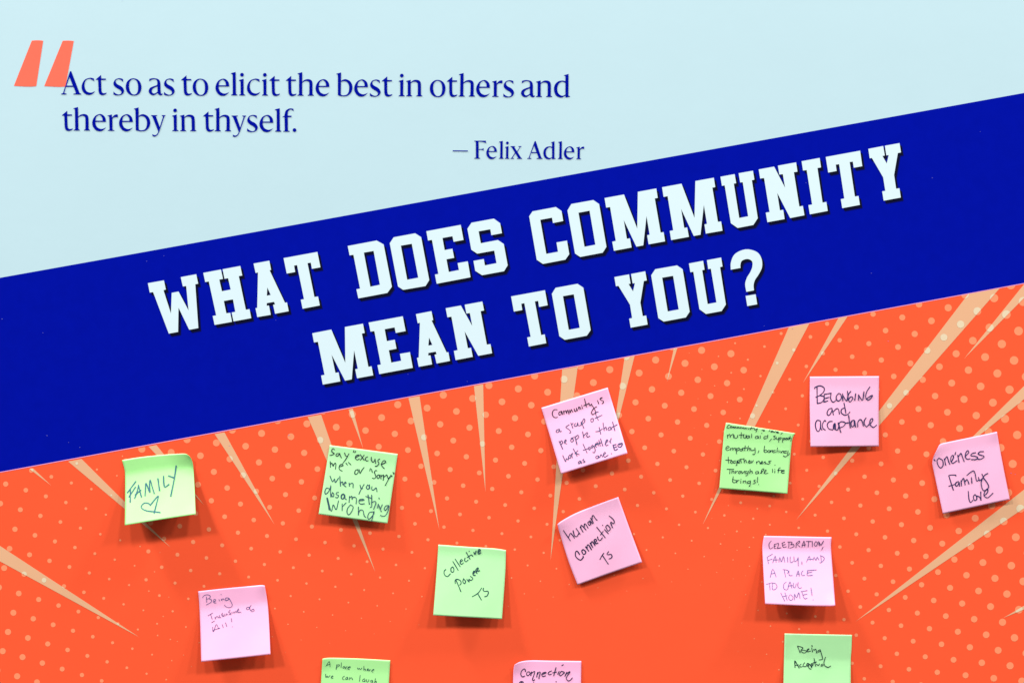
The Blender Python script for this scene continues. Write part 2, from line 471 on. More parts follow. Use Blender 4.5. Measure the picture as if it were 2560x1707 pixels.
# ---------------------------------------------------------------- heading letters (ox, oy, scale, contour, holes)
HD = [
 (340, 600, 4.704, ["142,508 330,475 353,583 325,590 413,865 422,622 502,606 620,828 592,541 553,547 528,437 710,403 733,514 699,521 735,1035 628,1055 502,795 497,1080 388,1100 203,612 164,619",
  "793,387 1001,348 1024,458 981,466 1012,603 1115,583 1085,449 1043,457 1020,345 1228,306 1251,418 1210,425 1293,820 1336,813 1357,918 1148,957 1127,852 1170,844 1142,698 1034,717 1064,861 1110,856 1131,962 926,998 904,893 945,886 858,488 816,495",
  "1384,278 1569,244 1590,352 1572,356 1753,738 1777,733 1797,837 1637,867 1614,762 1637,757 1625,727 1540,742 1538,773 1565,770 1586,879 1428,906 1407,802 1427,798 1436,383 1408,388;1546,558 1585,646 1540,655",
  "1737,214 2134,141 2170,322 2070,340 2057,267 2018,273 2099,670 2142,664 2163,769 1961,808 1939,702 1977,695 1895,295 1860,302 1873,377 1774,395"]),
 (820, 500, 4.704, ["233,542 573,478 655,524 752,1020 698,1093 358,1157 335,1050 378,1042 300,645 255,652;422,620 537,600 611,997 499,1020",
  "773,440 1025,393 1096,438 1191,942 1147,1012 885,1057 824,1017 727,510;857,538 986,516 1062,914 932,938",
  "1157,369 1561,294 1594,471 1478,493 1464,427 1346,448 1372,590 1463,574 1484,681 1393,698 1421,847 1540,824 1525,743 1644,722 1676,909 1279,985 1258,877 1299,870 1223,470 1177,478",
  "1688,269 1950,221 2024,274 2046,392 1921,415 1909,345 1771,370 1797,510 1998,472 2067,518 2113,768 2070,838 1812,885 1732,833 1711,717 1832,695 1845,770 1982,743 1955,596 1755,632 1686,586 1640,340"]),
 (1290, 400, 4.704, ["194,606 468,555 535,601 555,719 435,743 423,680 285,705 356,1105 494,1080 476,971 599,949 626,1108 580,1173 317,1223 244,1174 155,664",
  "650,520 908,473 977,520 1063,1022 1019,1091 755,1141 694,1101 605,596;734,622 865,598 933,997 805,1022",
  "1041,450 1269,408 1425,808 1432,377 1649,337 1666,448 1631,455 1700,855 1735,849 1752,958 1559,993 1541,886 1571,880 1534,660 1496,1005 1415,1020 1266,707 1303,928 1339,922 1359,1030 1151,1069 1131,963 1173,952 1106,555 1060,562",
  "1717,323 1945,281 2098,682 2108,250 2325,211 2342,321 2308,328 2373,729 2411,724 2427,833 2231,867 2215,760 2245,752 2208,530 2169,880 2090,895 1941,578 1977,800 2012,795 2032,905 1824,943 1807,836 1848,828 1782,427 1735,437"]),
 (1780, 320, 4.704, ["98,576 265,545 283,652 255,657 319,1060 424,1040 360,640 330,643 312,535 480,505 497,610 467,618 537,1062 484,1142 300,1177 221,1122 148,677 116,683",
  "548,490 729,457 858,705 831,545 791,551 774,446 987,407 1003,516 961,523 1025,925 1067,918 1085,1028 918,1061 765,765 797,970 836,964 852,1073 650,1110 631,998 676,990 611,590 565,597",
  "1052,394 1264,355 1280,466 1238,474 1298,880 1343,871 1359,977 1149,1017 1132,909 1176,902 1112,497 1069,503",
  "1336,344 1740,270 1765,452 1665,470 1654,398 1617,403 1678,808 1721,801 1737,906 1530,945 1513,839 1554,831 1493,428 1453,434 1464,508 1365,527",
  "1836,249 2011,215 2030,327 2002,332 2053,420 2076,321 2048,325 2031,212 2203,181 2220,290 2183,298 2139,555 2163,716 2202,711 2218,820 2017,857 1999,748 2036,741 2011,583 1878,355 1853,360"]),
 (760, 700, 4.704, ["98,626 322,582 487,973 482,552 694,513 715,622 681,629 758,1020 795,1013 815,1119 625,1154 603,1048 634,1042 590,825 563,1166 484,1182 325,876 370,1090 407,1084 428,1190 222,1228 202,1122 243,1113 165,726 119,733",
  "761,500 1162,426 1196,600 1080,622 1066,556 949,578 975,718 1068,701 1088,807 998,825 1027,970 1144,948 1129,867 1246,847 1280,1031 886,1105 865,1000 905,992 828,600 783,606",
  "1317,401 1499,366 1520,471 1501,476 1677,850 1698,847 1717,950 1560,980 1536,878 1561,870 1549,841 1463,857 1461,887 1487,884 1507,990 1350,1019 1329,915 1350,910 1364,503 1338,508;1471,676 1510,762 1463,770",
  "1667,332 1845,300 1979,540 1951,388 1910,394 1890,291 2097,253 2118,358 2077,366 2150,759 2193,752 2212,860 2050,890 1889,603 1927,801 1964,796 1985,902 1783,941 1763,833 1807,823 1734,431 1687,438"]),
 (1240, 600, 3.36, ["127,474 411,422 434,548 362,562 354,511 326,516 379,798 409,792 422,866 276,894 262,818 291,812 238,530 212,536 221,588 150,601",
  "500,402 684,368 733,400 795,756 763,803 577,838 532,807 469,452;562,472 653,456 703,737 611,754",
  "994,312 1117,289 1130,367 1113,370 1151,432 1166,362 1147,365 1134,286 1253,263 1266,340 1241,345 1212,527 1232,639 1261,634 1273,710 1131,736 1118,660 1143,655 1125,543 1028,385 1007,389",
  "1337,246 1520,214 1567,246 1626,602 1594,650 1408,685 1363,656 1303,297;1395,317 1487,301 1534,583 1442,600",
  "1620,198 1739,175 1751,250 1731,254 1777,538 1851,524 1804,241 1782,245 1771,170 1890,148 1902,223 1881,229 1930,542 1894,597 1763,621 1708,581 1657,267 1632,271",
  "?"]),
]
for ox, oy, s, ls in HD:
    for L in ls:
        if L == '?':
            cs = [outline("1971,250* 1972,190 2000,125 2060,88 2125,80 2195,105 2230,160 2233,230 2205,290 2175,335 2163,380 2166,423* 2102,436* 2092,370 2108,315 2135,270 2152,225 2150,180 2112,160 2065,175 2052,210 2053,235*"),
                  nums("2096,470 2180,456 2193,540 2110,555")]
        else:
            cs = [nums(c) for c in L.split(';')]
        cs = [[(ox + x / s, oy + y / s) for x, y in c] for c in cs]
        lt = flat('heading_letter', cs, M['white'], 8, board)
        for k, (d, m) in enumerate([(8.6, 'shade1'), (7.2, 'shade2'), (5.6, 'shade3')]):  # drop shadow of the print: offset navy copies of the letter, stepped darker inwards
            if k == 0:
                p = flat('printed_drop_shadow', cs, M[m], 4 + k, lt, (d * .85, d))
            else:
                q = flat('printed_drop_shadow', cs, M[m], 4 + k, lt, (d * .85, d))

# ---------------------------------------------------------------- sticky notes
def edge(s, ox, oy, sc):
    P = [(ox + a / sc, oy + b / sc) for a, b in nums(s)]
    Q = np.array(catmull(P, 10) if len(P) > 2 else P, float)
    d = np.r_[0, np.cumsum(np.hypot(*np.diff(Q, axis=0).T))]
    d /= d[-1]
    return lambda t: np.stack([np.interp(t, d, Q[:, 0]), np.interp(t, d, Q[:, 1])], -1)

class Note:
    def __init__(self, org, top_, right, bottom, left, lift, curls=(), v0=.12, pw=1.15, wave=.35):
        ox, oy, sc = org
        self.org = org
        self.T, self.R, self.B, self.L = [edge(e, ox, oy, sc) for e in (top_, right, bottom, left)]
        self.lift, self.curls, self.v0, self.pw, self.wave = lift, curls, v0, pw, wave
        self.ph = random.random() * 6
    def P(self, u, v):
        U, V = u[..., None], v[..., None]
        one = np.ones(1)
        c00, c10 = self.T(0 * one)[0], self.T(one)[0]
        c01, c11 = self.B(0 * one)[0], self.B(one)[0]
        return ((1 - V) * self.T(u) + V * self.B(u) + (1 - U) * self.L(v) + U * self.R(v)
                - ((1 - U) * (1 - V) * c00 + U * (1 - V) * c10 + (1 - U) * V * c01 + U * V * c11))
    def H(self, u, v):
        g = np.clip((v - self.v0) / (1 - self.v0), 0, 1)
        # rounded start of the bend, then an almost straight flap
        g = np.where(g < .12, g * g / .24, g - .06) / .94
        g = g ** self.pw if self.pw != 1 else g
        a, b = self.lift
        h = (a + (b - a) * u) * g + .35
        for u0, v0, r, am in self.curls:
            d = np.hypot(u - u0, v - v0)
            h = h + am * np.clip(1 - d / r, 0, 1) ** 2
        h = h + self.wave * np.clip(v * 1.4, 0, 1) * (np.sin(u * 5.1 + self.ph) * np.cos(v * 3.3 + self.ph) + .5 * np.sin(u * 9 + v * 7 + self.ph)) * .6
        return np.maximum(h, .3 + .9 * np.clip(v - .1, 0, 1)) * .001 + .0009
    def inv(self, pts):
        p = np.array(pts, float)
        o_, x_, y_ = self.P(np.array(0.), np.array(0.)), self.P(np.array(1.), np.array(0.)), self.P(np.array(0.), np.array(1.))
        A = np.stack([x_ - o_, y_ - o_], -1)
        uv = np.linalg.solve(A, (p - o_).T).T
        for _ in range(8):
            u, v = uv[:, 0], uv[:, 1]
            e = 1e-3
            f = self.P(u, v)
            fu = (self.P(u + e, v) - f) / e
            fv = (self.P(u, v + e) - f) / e
            det = fu[:, 0] * fv[:, 1] - fu[:, 1] * fv[:, 0]
            det = np.where(abs(det) < 1e-3, 1e9, det)
            r = p - f
            du = (r[:, 0] * fv[:, 1] - r[:, 1] * fv[:, 0]) / det
            dv = (fu[:, 0] * r[:, 1] - fu[:, 1] * r[:, 0]) / det
            uv = np.clip(uv + np.stack([du, dv], -1), 0.004, .996)
        return uv

def build_note(n, paper, label, ink, width, words, tailink=None, split=0):
    ox, oy, sc = n.org
    NU, NV = 36, 44
    u, v = np.meshgrid(np.linspace(0, 1, NU + 1), np.linspace(0, 1, NV + 1))
    P = n.P(u, v)
    H = n.H(u, v)
    f = (1 - H / D) * S
    X, Y, Zz = (P[..., 0] - CX) * f, -H, -(P[..., 1] - CY) * f
    cx, cz = float(X[0].mean()), float(Zz[0].mean())
    vv = np.stack([X - cx, Y, Zz - cz], -1).reshape(-1, 3)
    fs = []
    for j in range(NV):
        for i in range(NU):
            a = j * (NU + 1) + i
            fs.append((a, a + NU + 1, a + NU + 2, a + 1))
    me = bpy.data.meshes.new('sticky_note')
    me.from_pydata(vv.tolist(), [], fs)
    me.update()
    for p in me.polygons:
        p.use_smooth = True
    o = link('sticky_note', me, paper)
    o.location = (cx, 0, cz)
    o['label'] = label
    o['category'] = 'sticky note'
    o['group'] = 'sticky notes stuck on the orange part of the board'
    md = o.modifiers.new('thickness', 'SOLIDIFY')
    md.thickness = 0.00006
    md.offset = -1
    wds = [x for x in words.split('|') if x.strip()]
    for wi, wd in enumerate(wds):
        verts, faces = [], []
        eps = 0.0
        for st in wd.split('/'):
            ww = width
            st = st.strip()
            if not st:
                continue
            if st[0] == '#':
                a, st = st.split(' ', 1)
                ww = width * float(a[1:])
            pts = nums(st)
            pts = [(ox + a / sc, oy + b / sc) for a, b in pts]
            r = ww / sc / 2
            if len(pts) == 1:
                pts = [pts[0], (pts[0][0] + .3, pts[0][1] + .5)]
                r *= 1.1
            c = np.array(catmull(pts, 5), float)
            keep = [0] + [k for k in range(1, len(c)) if np.hypot(*(c[k] - c[k - 1])) > .05]
            c = c[keep]
            if len(c) < 2:
                continue
            d = np.gradient(c, axis=0)
            d /= np.maximum(1e-6, np.hypot(d[:, 0], d[:, 1]))[:, None]
            nn = np.stack([-d[:, 1], d[:, 0]], -1)
            t = np.linspace(0, 1, len(c))
            rr = r * (.93 + .12 * np.sin(t * 7 + random.random() * 6) + .06 * (random.random() - .5))
            A, B = c + nn * rr[:, None], c - nn * rr[:, None]
            caps = []
            for e_, dd, r_ in ((0, -d[0], rr[0]), (-1, d[-1], rr[-1])):
                side = np.array([-dd[1], dd[0]])
                caps.append([c[e_] + r_ * (math.cos(a_) * side + math.sin(a_) * dd) for a_ in np.linspace(0, math.pi, 7)])
            allp = np.vstack([A, B, np.array(caps[0]), np.array(caps[1])])
            uv = n.inv(allp)
            h0 = n.H(uv[:, 0], uv[:, 1])
            m_ = len(c)
            ee = np.concatenate([np.arange(m_), np.arange(m_), np.full(7, 0), np.full(7, m_)]) * 1.2e-6
            h = h0 + .00022 + eps + ee
            eps += .00003
            # clip x,y to the note (inv is clamped to the sheet)
            pp = n.P(uv[:, 0], uv[:, 1])
            ff = (1 - h / D) * S
            b0 = len(verts)
            for k in range(len(allp)):
                verts.append(((pp[k, 0] - CX) * ff[k] - cx, -h[k], -(pp[k, 1] - CY) * ff[k] - cz))
            for k in range(m_ - 1):
                faces.append((b0 + k, b0 + k + 1, b0 + m_ + k + 1, b0 + m_ + k))
            q = b0 + 2 * m_
            faces.append(tuple(range(q, q + 7)))
            faces.append(tuple(range(q + 7, q + 14)))
        me = bpy.data.meshes.new('handwritten_word')
        me.from_pydata(verts, [], faces)
        me.update()
        link('handwritten_word', me, tailink if (tailink and wi >= split) else ink, o)
    return o

I_teal = inkmat('teal_marker', (78, 125, 142))
I_slate = inkmat('slate_marker', (62, 92, 108))
I_dkslate = inkmat('dark_slate_marker', (36, 58, 66))
I_dkgreen = inkmat('dark_green_marker', (44, 82, 88))
I_violet = inkmat('violet_ballpoint', (104, 92, 150))
I_emerald = inkmat('green_pen', (38, 92, 84))
I_navy = inkmat('navy_marker', (38, 40, 78))
I_blk = inkmat('black_marker', (26, 28, 52))
I_dusk = inkmat('dusky_blue_marker', (74, 84, 126))
I_pine = inkmat('pine_marker', (20, 50, 60))
I_plum = inkmat('plum_pen', (52, 42, 92))
I_peri = inkmat('periwinkle_pen', (112, 118, 178))
I_indigo = inkmat('indigo_marker', (46, 50, 98))

build_note(Note((240, 1080, 4.9), "318,342 540,305 830,275 1040,262 1105,266 1148,296", "1148,296 1172,335 1190,410 1207,660 1220,1005",
                "352,1140 800,1068 1220,1005", "318,342 345,440 356,520 356,850 352,1140", (19, 20), [(1, 0, .4, 5)], .16),
  M['lime'], 'pale green sticky note reading FAMILY above a drawn heart', I_teal, 15.5,
  "420,695 418,855/487,603 386,738/482,672 404,790/520,648 505,720 473,810/520,648 540,730 556,793/480,765 547,708/"
  "600,778 605,690 610,627 625,650 658,733 655,650 663,583 685,660 713,750/758,568 768,640 778,713/827,537 830,620 843,670 893,637/"
  "890,533 960,558/981,412 960,560 915,780|"
  "665,893 640,870 590,868 553,910 580,945 640,965 710,972 785,982/665,893 715,830 763,780 745,860 712,988/981,410")

build_note(Note((760, 1080, 6.03), "388,195 900,260 1413,328", "1413,328 1258,1375", "220,1235 1258,1375", "388,195 220,1235", (9, 7), [], .12, 1.0),
  M['green'], 'pale green sticky note reading Say "excuse me" or "sorry" when you do something wrong', I_dkslate, 14,
  "458,262 440,245 418,270 425,300 455,320 430,340 390,348/520,320 490,325 482,352 505,360 530,335 537,318 545,350 565,385/612,312 628,355 650,362/678,322 635,400 583,470|"
  "752,275 745,300/778,285 768,305/785,378 830,352 820,342 785,355 775,390 800,415 835,400/850,338 905,420/905,345 850,420/960,368 930,385 925,415 945,430 970,428/"
  "1015,375 1015,420 1040,450 1065,425 1070,400 1080,470/1140,405 1118,415 1115,440 1130,470 1105,505 1072,512/1170,480 1225,458 1225,432 1195,430 1165,480 1180,515 1210,545|"
  "395,440 398,525/398,490 420,462 438,510 455,475 480,470 475,555/530,520 585,505 580,485 545,490 528,530 540,565 575,582/632,462 655,493/668,452 708,490|"
  "810,560 775,575 765,620 785,635 815,605 812,565/830,560 845,620 870,575 905,530|"
  "1000,545 992,580/1018,555 1030,605/1100,580 1080,575 1062,600 1075,640 1085,665 1065,695 1030,690/1130,640 1105,650 1105,690 1130,690 1140,650 1130,640/1160,640 1160,700/1160,670 1185,645/1200,640 1195,720/1198,680 1245,640/"
  "1255,650 1265,690 1300,680/1300,660 1225,800/1310,640 1318,665 1330,655/1340,600 1355,630 1360,615|"
  "393,660 430,745 460,700 472,757 520,690/540,665 550,810/548,765 580,745 585,790/600,775 635,765 620,745 600,790 630,820/680,765 685,810/685,785 720,765 740,780 738,835|"
  "845,795 860,850 885,845/905,785 860,860 828,930/960,790 940,830 965,860 985,820 965,795/987,790 990,850/1025,815 1020,855 1045,870 1085,835 1095,860 1100,895|"
  "380,850 340,840 315,890 325,930 365,900 395,840 405,800 400,900 405,975/430,905 415,950 440,970 450,930 430,905|"
  "520,905 490,910 485,935 520,950 505,985 475,980/#1.5 590,930 565,950 565,995 595,1000 610,950 590,930/615,940 620,1000 640,1010/685,965 680,1055/690,985 720,960 725,1010/725,990 760,975 790,1000 785,1075/"
  "830,1030 905,1020 880,1005 835,1015 830,1060 860,1080 910,1075/965,940 985,1085/930,965 1010,990/1020,945 1020,1110 1000,1130/1015,1060 1060,1040 1085,1060 1050,1160/1130,985 1135,1005/1120,1080 1110,1140/"
  "1130,1100 1150,1160 1165,1195/1155,1150 1180,1090/1275,1100 1230,1110 1210,1160 1235,1170 1280,1105 1270,1180 1230,1250 1190,1262 1150,1250|"
  "#1.6 348,990 382,1165/355,990 410,1190 440,1090 485,1165 520,1030/575,1075 575,1180/578,1120 635,1060/700,1090 655,1150 650,1215 680,1240 725,1180 740,1120 700,1090/820,1125 820,1245/825,1210 850,1170 890,1180 905,1250 930,1280/"
  "1055,1195 985,1210 960,1280 985,1305 1045,1240 1055,1195 1020,1335", I_slate, 5)

build_note(Note((1040, 1330, 5.807), "324,178 800,212 1140,233 1306,258", "1306,258 1295,600 1248,1258", "250,1203 1248,1258", "324,178 300,560 250,1203", (12, 9), [], .06, 1.05, .5),
  M['green'], 'pale green sticky note reading Collective Power TS, slanted upwards', I_dkgreen, 13.5,
  "432,538 410,560 412,610 455,640 498,600/535,498 508,520 512,570 545,570 548,520 530,500/535,420 612,548/568,385 642,497/640,430 675,410 662,392 645,405 642,445 665,460 690,440/"
  "712,370 705,405 725,425 755,400/730,290 785,388/740,365 800,325/805,325 825,345/771,272/#1.2 840,290 858,320 872,270/#1.3 905,285 935,260 915,245 900,275 910,310 938,295|"
  "580,690 615,770 652,858/570,740 568,700 590,678 640,695 655,735 635,762/690,670 680,715 705,742 720,710 698,680/738,678 770,718 768,680 800,695 825,665 790,635/#1.2 830,600 855,575 840,560 828,590 835,620 862,622/#1.2 865,550 885,595/#1.2 870,540 890,515 905,520 888,560 925,555|"
  "815,933 900,880 953,805/895,885 950,980/980,808 975,835 995,855 1040,850 1050,880 1030,920 997,930")

build_note(Note((440, 1430, 5.66), "312,267 700,225 1130,186 1210,179 1255,186", "1255,186 1295,430 1316,700 1337,1158", "357,1263 850,1212 1337,1158", "312,267 328,430 345,800 357,1263", (12, 13), [(1, 0, .3, 2)], .2),
  M['pink'], 'pink sticky note with thin handwriting reading Being Inclusive of All!', I_violet, 8.5,
  "375,358 400,325 450,315 485,335 470,365 430,378/430,345 435,420/470,375 500,385 495,420 430,458/530,415 560,400 555,380 535,385 535,425 565,430/608,380 612,402/637,310/640,375 645,395 665,370 680,385/"
  "745,360 705,360 700,395 740,385 750,365 790,440 790,480 750,495 700,480 687,460|"
  "452,612 520,572/488,590 512,660/503,708 545,685/548,635 560,658/555,645 580,620 600,640/615,605 610,635 635,635/655,575 645,600 660,620/665,595 665,615 690,610 690,585/715,580 712,600 730,590/765,530 745,560 775,575 770,590 750,590/790,560 795,575/810,555 820,572 840,545/850,560 885,510 880,540 870,560 920,560|"
  "1030,490 998,500 1005,525 1035,515 1035,490/1062,465 1045,490 1050,530 1075,553 1105,540 1095,518 1060,535|"
  "520,770 520,825 535,828 570,735 605,800/520,818 620,785/655,735 668,780/700,710 718,762/783,650 787,697/798,766")

build_note(Note((760, 1600, 8.4), "388,382 560,362 1150,378 1812,415", "1812,415 1783,899 1745,1880", "300,1840 1745,1880", "388,382 355,899 300,1840", (7, 7), [(0, 0, .25, 1.5)], .1),
  M['deepgreen'], 'pale green sticky note reading A place where we can laugh, cut by the bottom edge', I_emerald, 12.5,
  "460,540 530,440 548,550/480,520 550,490|#1.2 690,505 675,605/690,520 735,505 740,530 685,560/785,465 778,570/845,540 820,555 825,580 855,565 858,540 865,580/905,540 880,570 880,600/920,575 975,560 960,545 925,560 920,595 950,605|"
  "1120,570 1140,605 1160,580 1185,610 1215,575/1258,540 1255,625/1258,605 1285,595 1295,635/1325,610 1355,600 1340,590 1322,620 1350,630/1370,610 1365,640/1370,625 1400,610/1425,630 1470,615 1455,605 1425,630 1430,655 1450,660|"
  "455,705 460,775 490,740 500,775 545,735/570,770 610,755 595,740 570,765 575,790 610,790|"
  "850,745 815,770 810,810 845,820/905,765 875,790 880,820 910,800 915,765 920,820/960,770 955,825/960,795 1000,780 1020,825|"
  "1180,730 1165,855/1275,800 1235,820 1235,860 1275,850 1280,815 1275,865/1315,815 1310,850 1330,870 1355,850 1360,820/1430,830 1400,840 1405,870 1435,860 1440,835 1440,910/1500,795 1480,905/1490,870 1515,850 1520,905")

build_note(Note((1330, 940, 5.6), "130,443 1060,160", "1060,160 1200,620 1337,1080", "408,1367 1337,1080", "130,443 270,900 408,1367", (10, 14), [], .13),
  M['pink'], 'tilted pink sticky note reading Community is a group of people that work together as one', I_blk, 11.5,
  "352,468 310,470 285,510 295,560 330,580 355,572/415,490 380,505 378,540 405,535 415,495 430,535/440,485 450,530/445,505 470,480 485,520/485,500 500,475 518,530/520,470 535,510 550,465 570,500/"
  "590,455 600,490 625,480 620,445 635,480/650,430 658,465/655,445 670,430 682,460/700,430 708,455/695,409/735,315 762,430/725,412 800,380/795,375 812,410 835,390/830,390 880,470 885,510 850,535 832,510 860,455 905,425|"
  "917,340 935,388/975,300 955,312 965,335 995,345 1000,370 980,383/950,318 985,300|"
  "385,740 345,755 340,780 365,785 385,750 390,775 410,770|"
  "520,680 480,705 480,720 510,740 540,770 540,790 525,793/545,655 572,725/555,680 575,655/610,660 590,680 600,700 630,690 635,660/640,650 650,690 690,680 685,650/690,640 725,725/700,650 720,600 738,605 735,640 710,665|"
  "855,590 825,600 830,640 855,630 860,600/930,500 900,505 895,540 928,615/880,590 980,545|"
  "#1.2 380,910 430,1020/395,930 410,900 430,925 405,960/455,935 480,900 465,890 455,930 485,945/560,870 540,895 555,920 580,900 570,872/545,868 585,855/#1.2 600,845 630,955/605,850 640,825 655,850 620,885/708,775 725,860/725,830 750,805 770,785 780,800 765,830 775,850 810,838|"
  "940,715 962,808/892,775 940,768 985,735/995,655 1010,760/1005,740 1035,710 1042,752/1095,710 1068,725 1070,755 1100,745 1105,715 1115,745/1128,640 1160,760/1120,715 1195,675|"
  "432,1110 470,1195 480,1150 505,1170 512,1130/530,1100 512,1125 530,1150 545,1120 530,1100/550,1085 565,1140/555,1110 570,1075/578,1015 630,1115/600,1080 640,1040/615,1075 660,1095|"
  "715,950 770,1070/718,1035 790,1010/800,990 785,1010 805,1030 815,1005 800,990/850,960 825,985 840,1005 860,975 885,1030 870,1070 850,1060/880,975 905,955 895,940 880,975 905,990/910,920 930,970/935,895 955,975/905,950 975,925/960,875 990,975/"
  "1020,950 1060,900 1045,890 1030,930 1035,970 1065,960/1085,910 1105,935/1090,920 1108,870|"
  "#1.2 675,1185 650,1200 655,1225 680,1205 685,1190 695,1220/725,1160 710,1175 740,1190 735,1205 712,1205|"
  "925,1110 893,1125 900,1150 925,1145 930,1115 940,1140/950,1135 965,1095 990,1130/995,1110 1030,1075 1015,1065 1000,1090 1015,1130 1065,1105/1110,1080|"
  "#1.4 1135,965 1158,1035 1195,1020/#1.4 1133,965 1178,955/#1.3 1148,1000 1185,985/#1.4 1235,940 1205,955 1208,985 1240,990 1262,960 1258,935 1225,960", I_dusk, 2)

build_note(Note((1370, 1210, 5.807), "137,580 200,530 400,420 700,300 1020,183", "1020,183 1200,680 1367,1130", "430,1458 900,1290 1367,1130", "137,580 165,690 300,1120 430,1458", (3, 4.5), [(0, 0, .45, 4.5)], .1, 1.0, .6),
  M['rose'], 'tilted pink sticky note reading human Connection TS', I_navy, 14,
  "225,670 325,818/300,765 325,710 350,730 385,780/365,672 385,745 420,755 445,715/410,640 465,722/468,620 508,690/475,640 480,595 497,600 550,660/525,625 528,580 545,575 580,632/600,535 578,555 595,590 620,580 605,540/610,525 650,572/"
  "618,490 660,560/640,530 642,465 660,452 690,500 712,518|"
  "#1.2 458,1015 425,970 400,985 405,1050 470,1098 510,1060 510,1045/#1.2 510,945 490,965 510,1010 535,1010 548,980 522,950/#1.2 545,905 590,965/#1.2 565,935 570,885 590,880 630,945/#1.2 610,850 650,915/#1.2 625,875 630,835 650,835 682,885/#1.2 680,845 705,815 690,795 670,810 690,855 725,850/"
  "720,760 725,790 755,815 788,775/708,622 830,772/762,735 800,680/820,655 875,712/792,591/860,590 840,615 865,670 895,665 900,630 868,590/#1.2 908,555 935,628/915,545 955,570 960,530 930,490 887,457|"
  "755,1088 780,1040 810,998/798,1040 850,1120 875,1155/880,975 858,1005 870,1020 915,1015 930,1045 915,1070 887,1080")

build_note(Note((1250, 1610, 9.408), "350,470 450,415 600,382 800,372 1200,380 1912,388", "1912,388 1905,913 1890,2010", "290,2060 1890,2010", "350,470 322,560 305,913 290,2060", (7, 6), [(0, 0, .35, 3)], .1),
  M['pink'], 'pink sticky note reading Connection, cut by the bottom edge', I_navy, 22,
  "600,635 590,585 560,575 510,620 490,690 510,745 545,758 580,740/690,640 640,650 625,700 645,730 690,710 710,670 690,640/745,640 725,730/735,680 790,640 820,640 790,740 765,820 785,850 815,825/885,655 862,765/870,710 920,650 950,660 920,760 918,800/"
  "985,700 1050,680 1085,660 1060,650 1000,670 985,720 1010,750 1070,735/1215,620 1160,640 1135,680 1160,710 1210,695/1318,540 1265,735/1240,665 1335,645/1390,630 1360,700/1455,492 1488,475/1440,630 1400,690 1420,735 1470,700 1515,655 1450,630/"
  "1570,650 1530,745/1545,700 1630,640 1640,655 1580,740 1560,800 1600,850 1650,840 1700,785|"
  "#1.2 510,885 495,980/#1.2 460,895 500,868 545,880 530,925 500,940/795,893 785,990/1319,872")

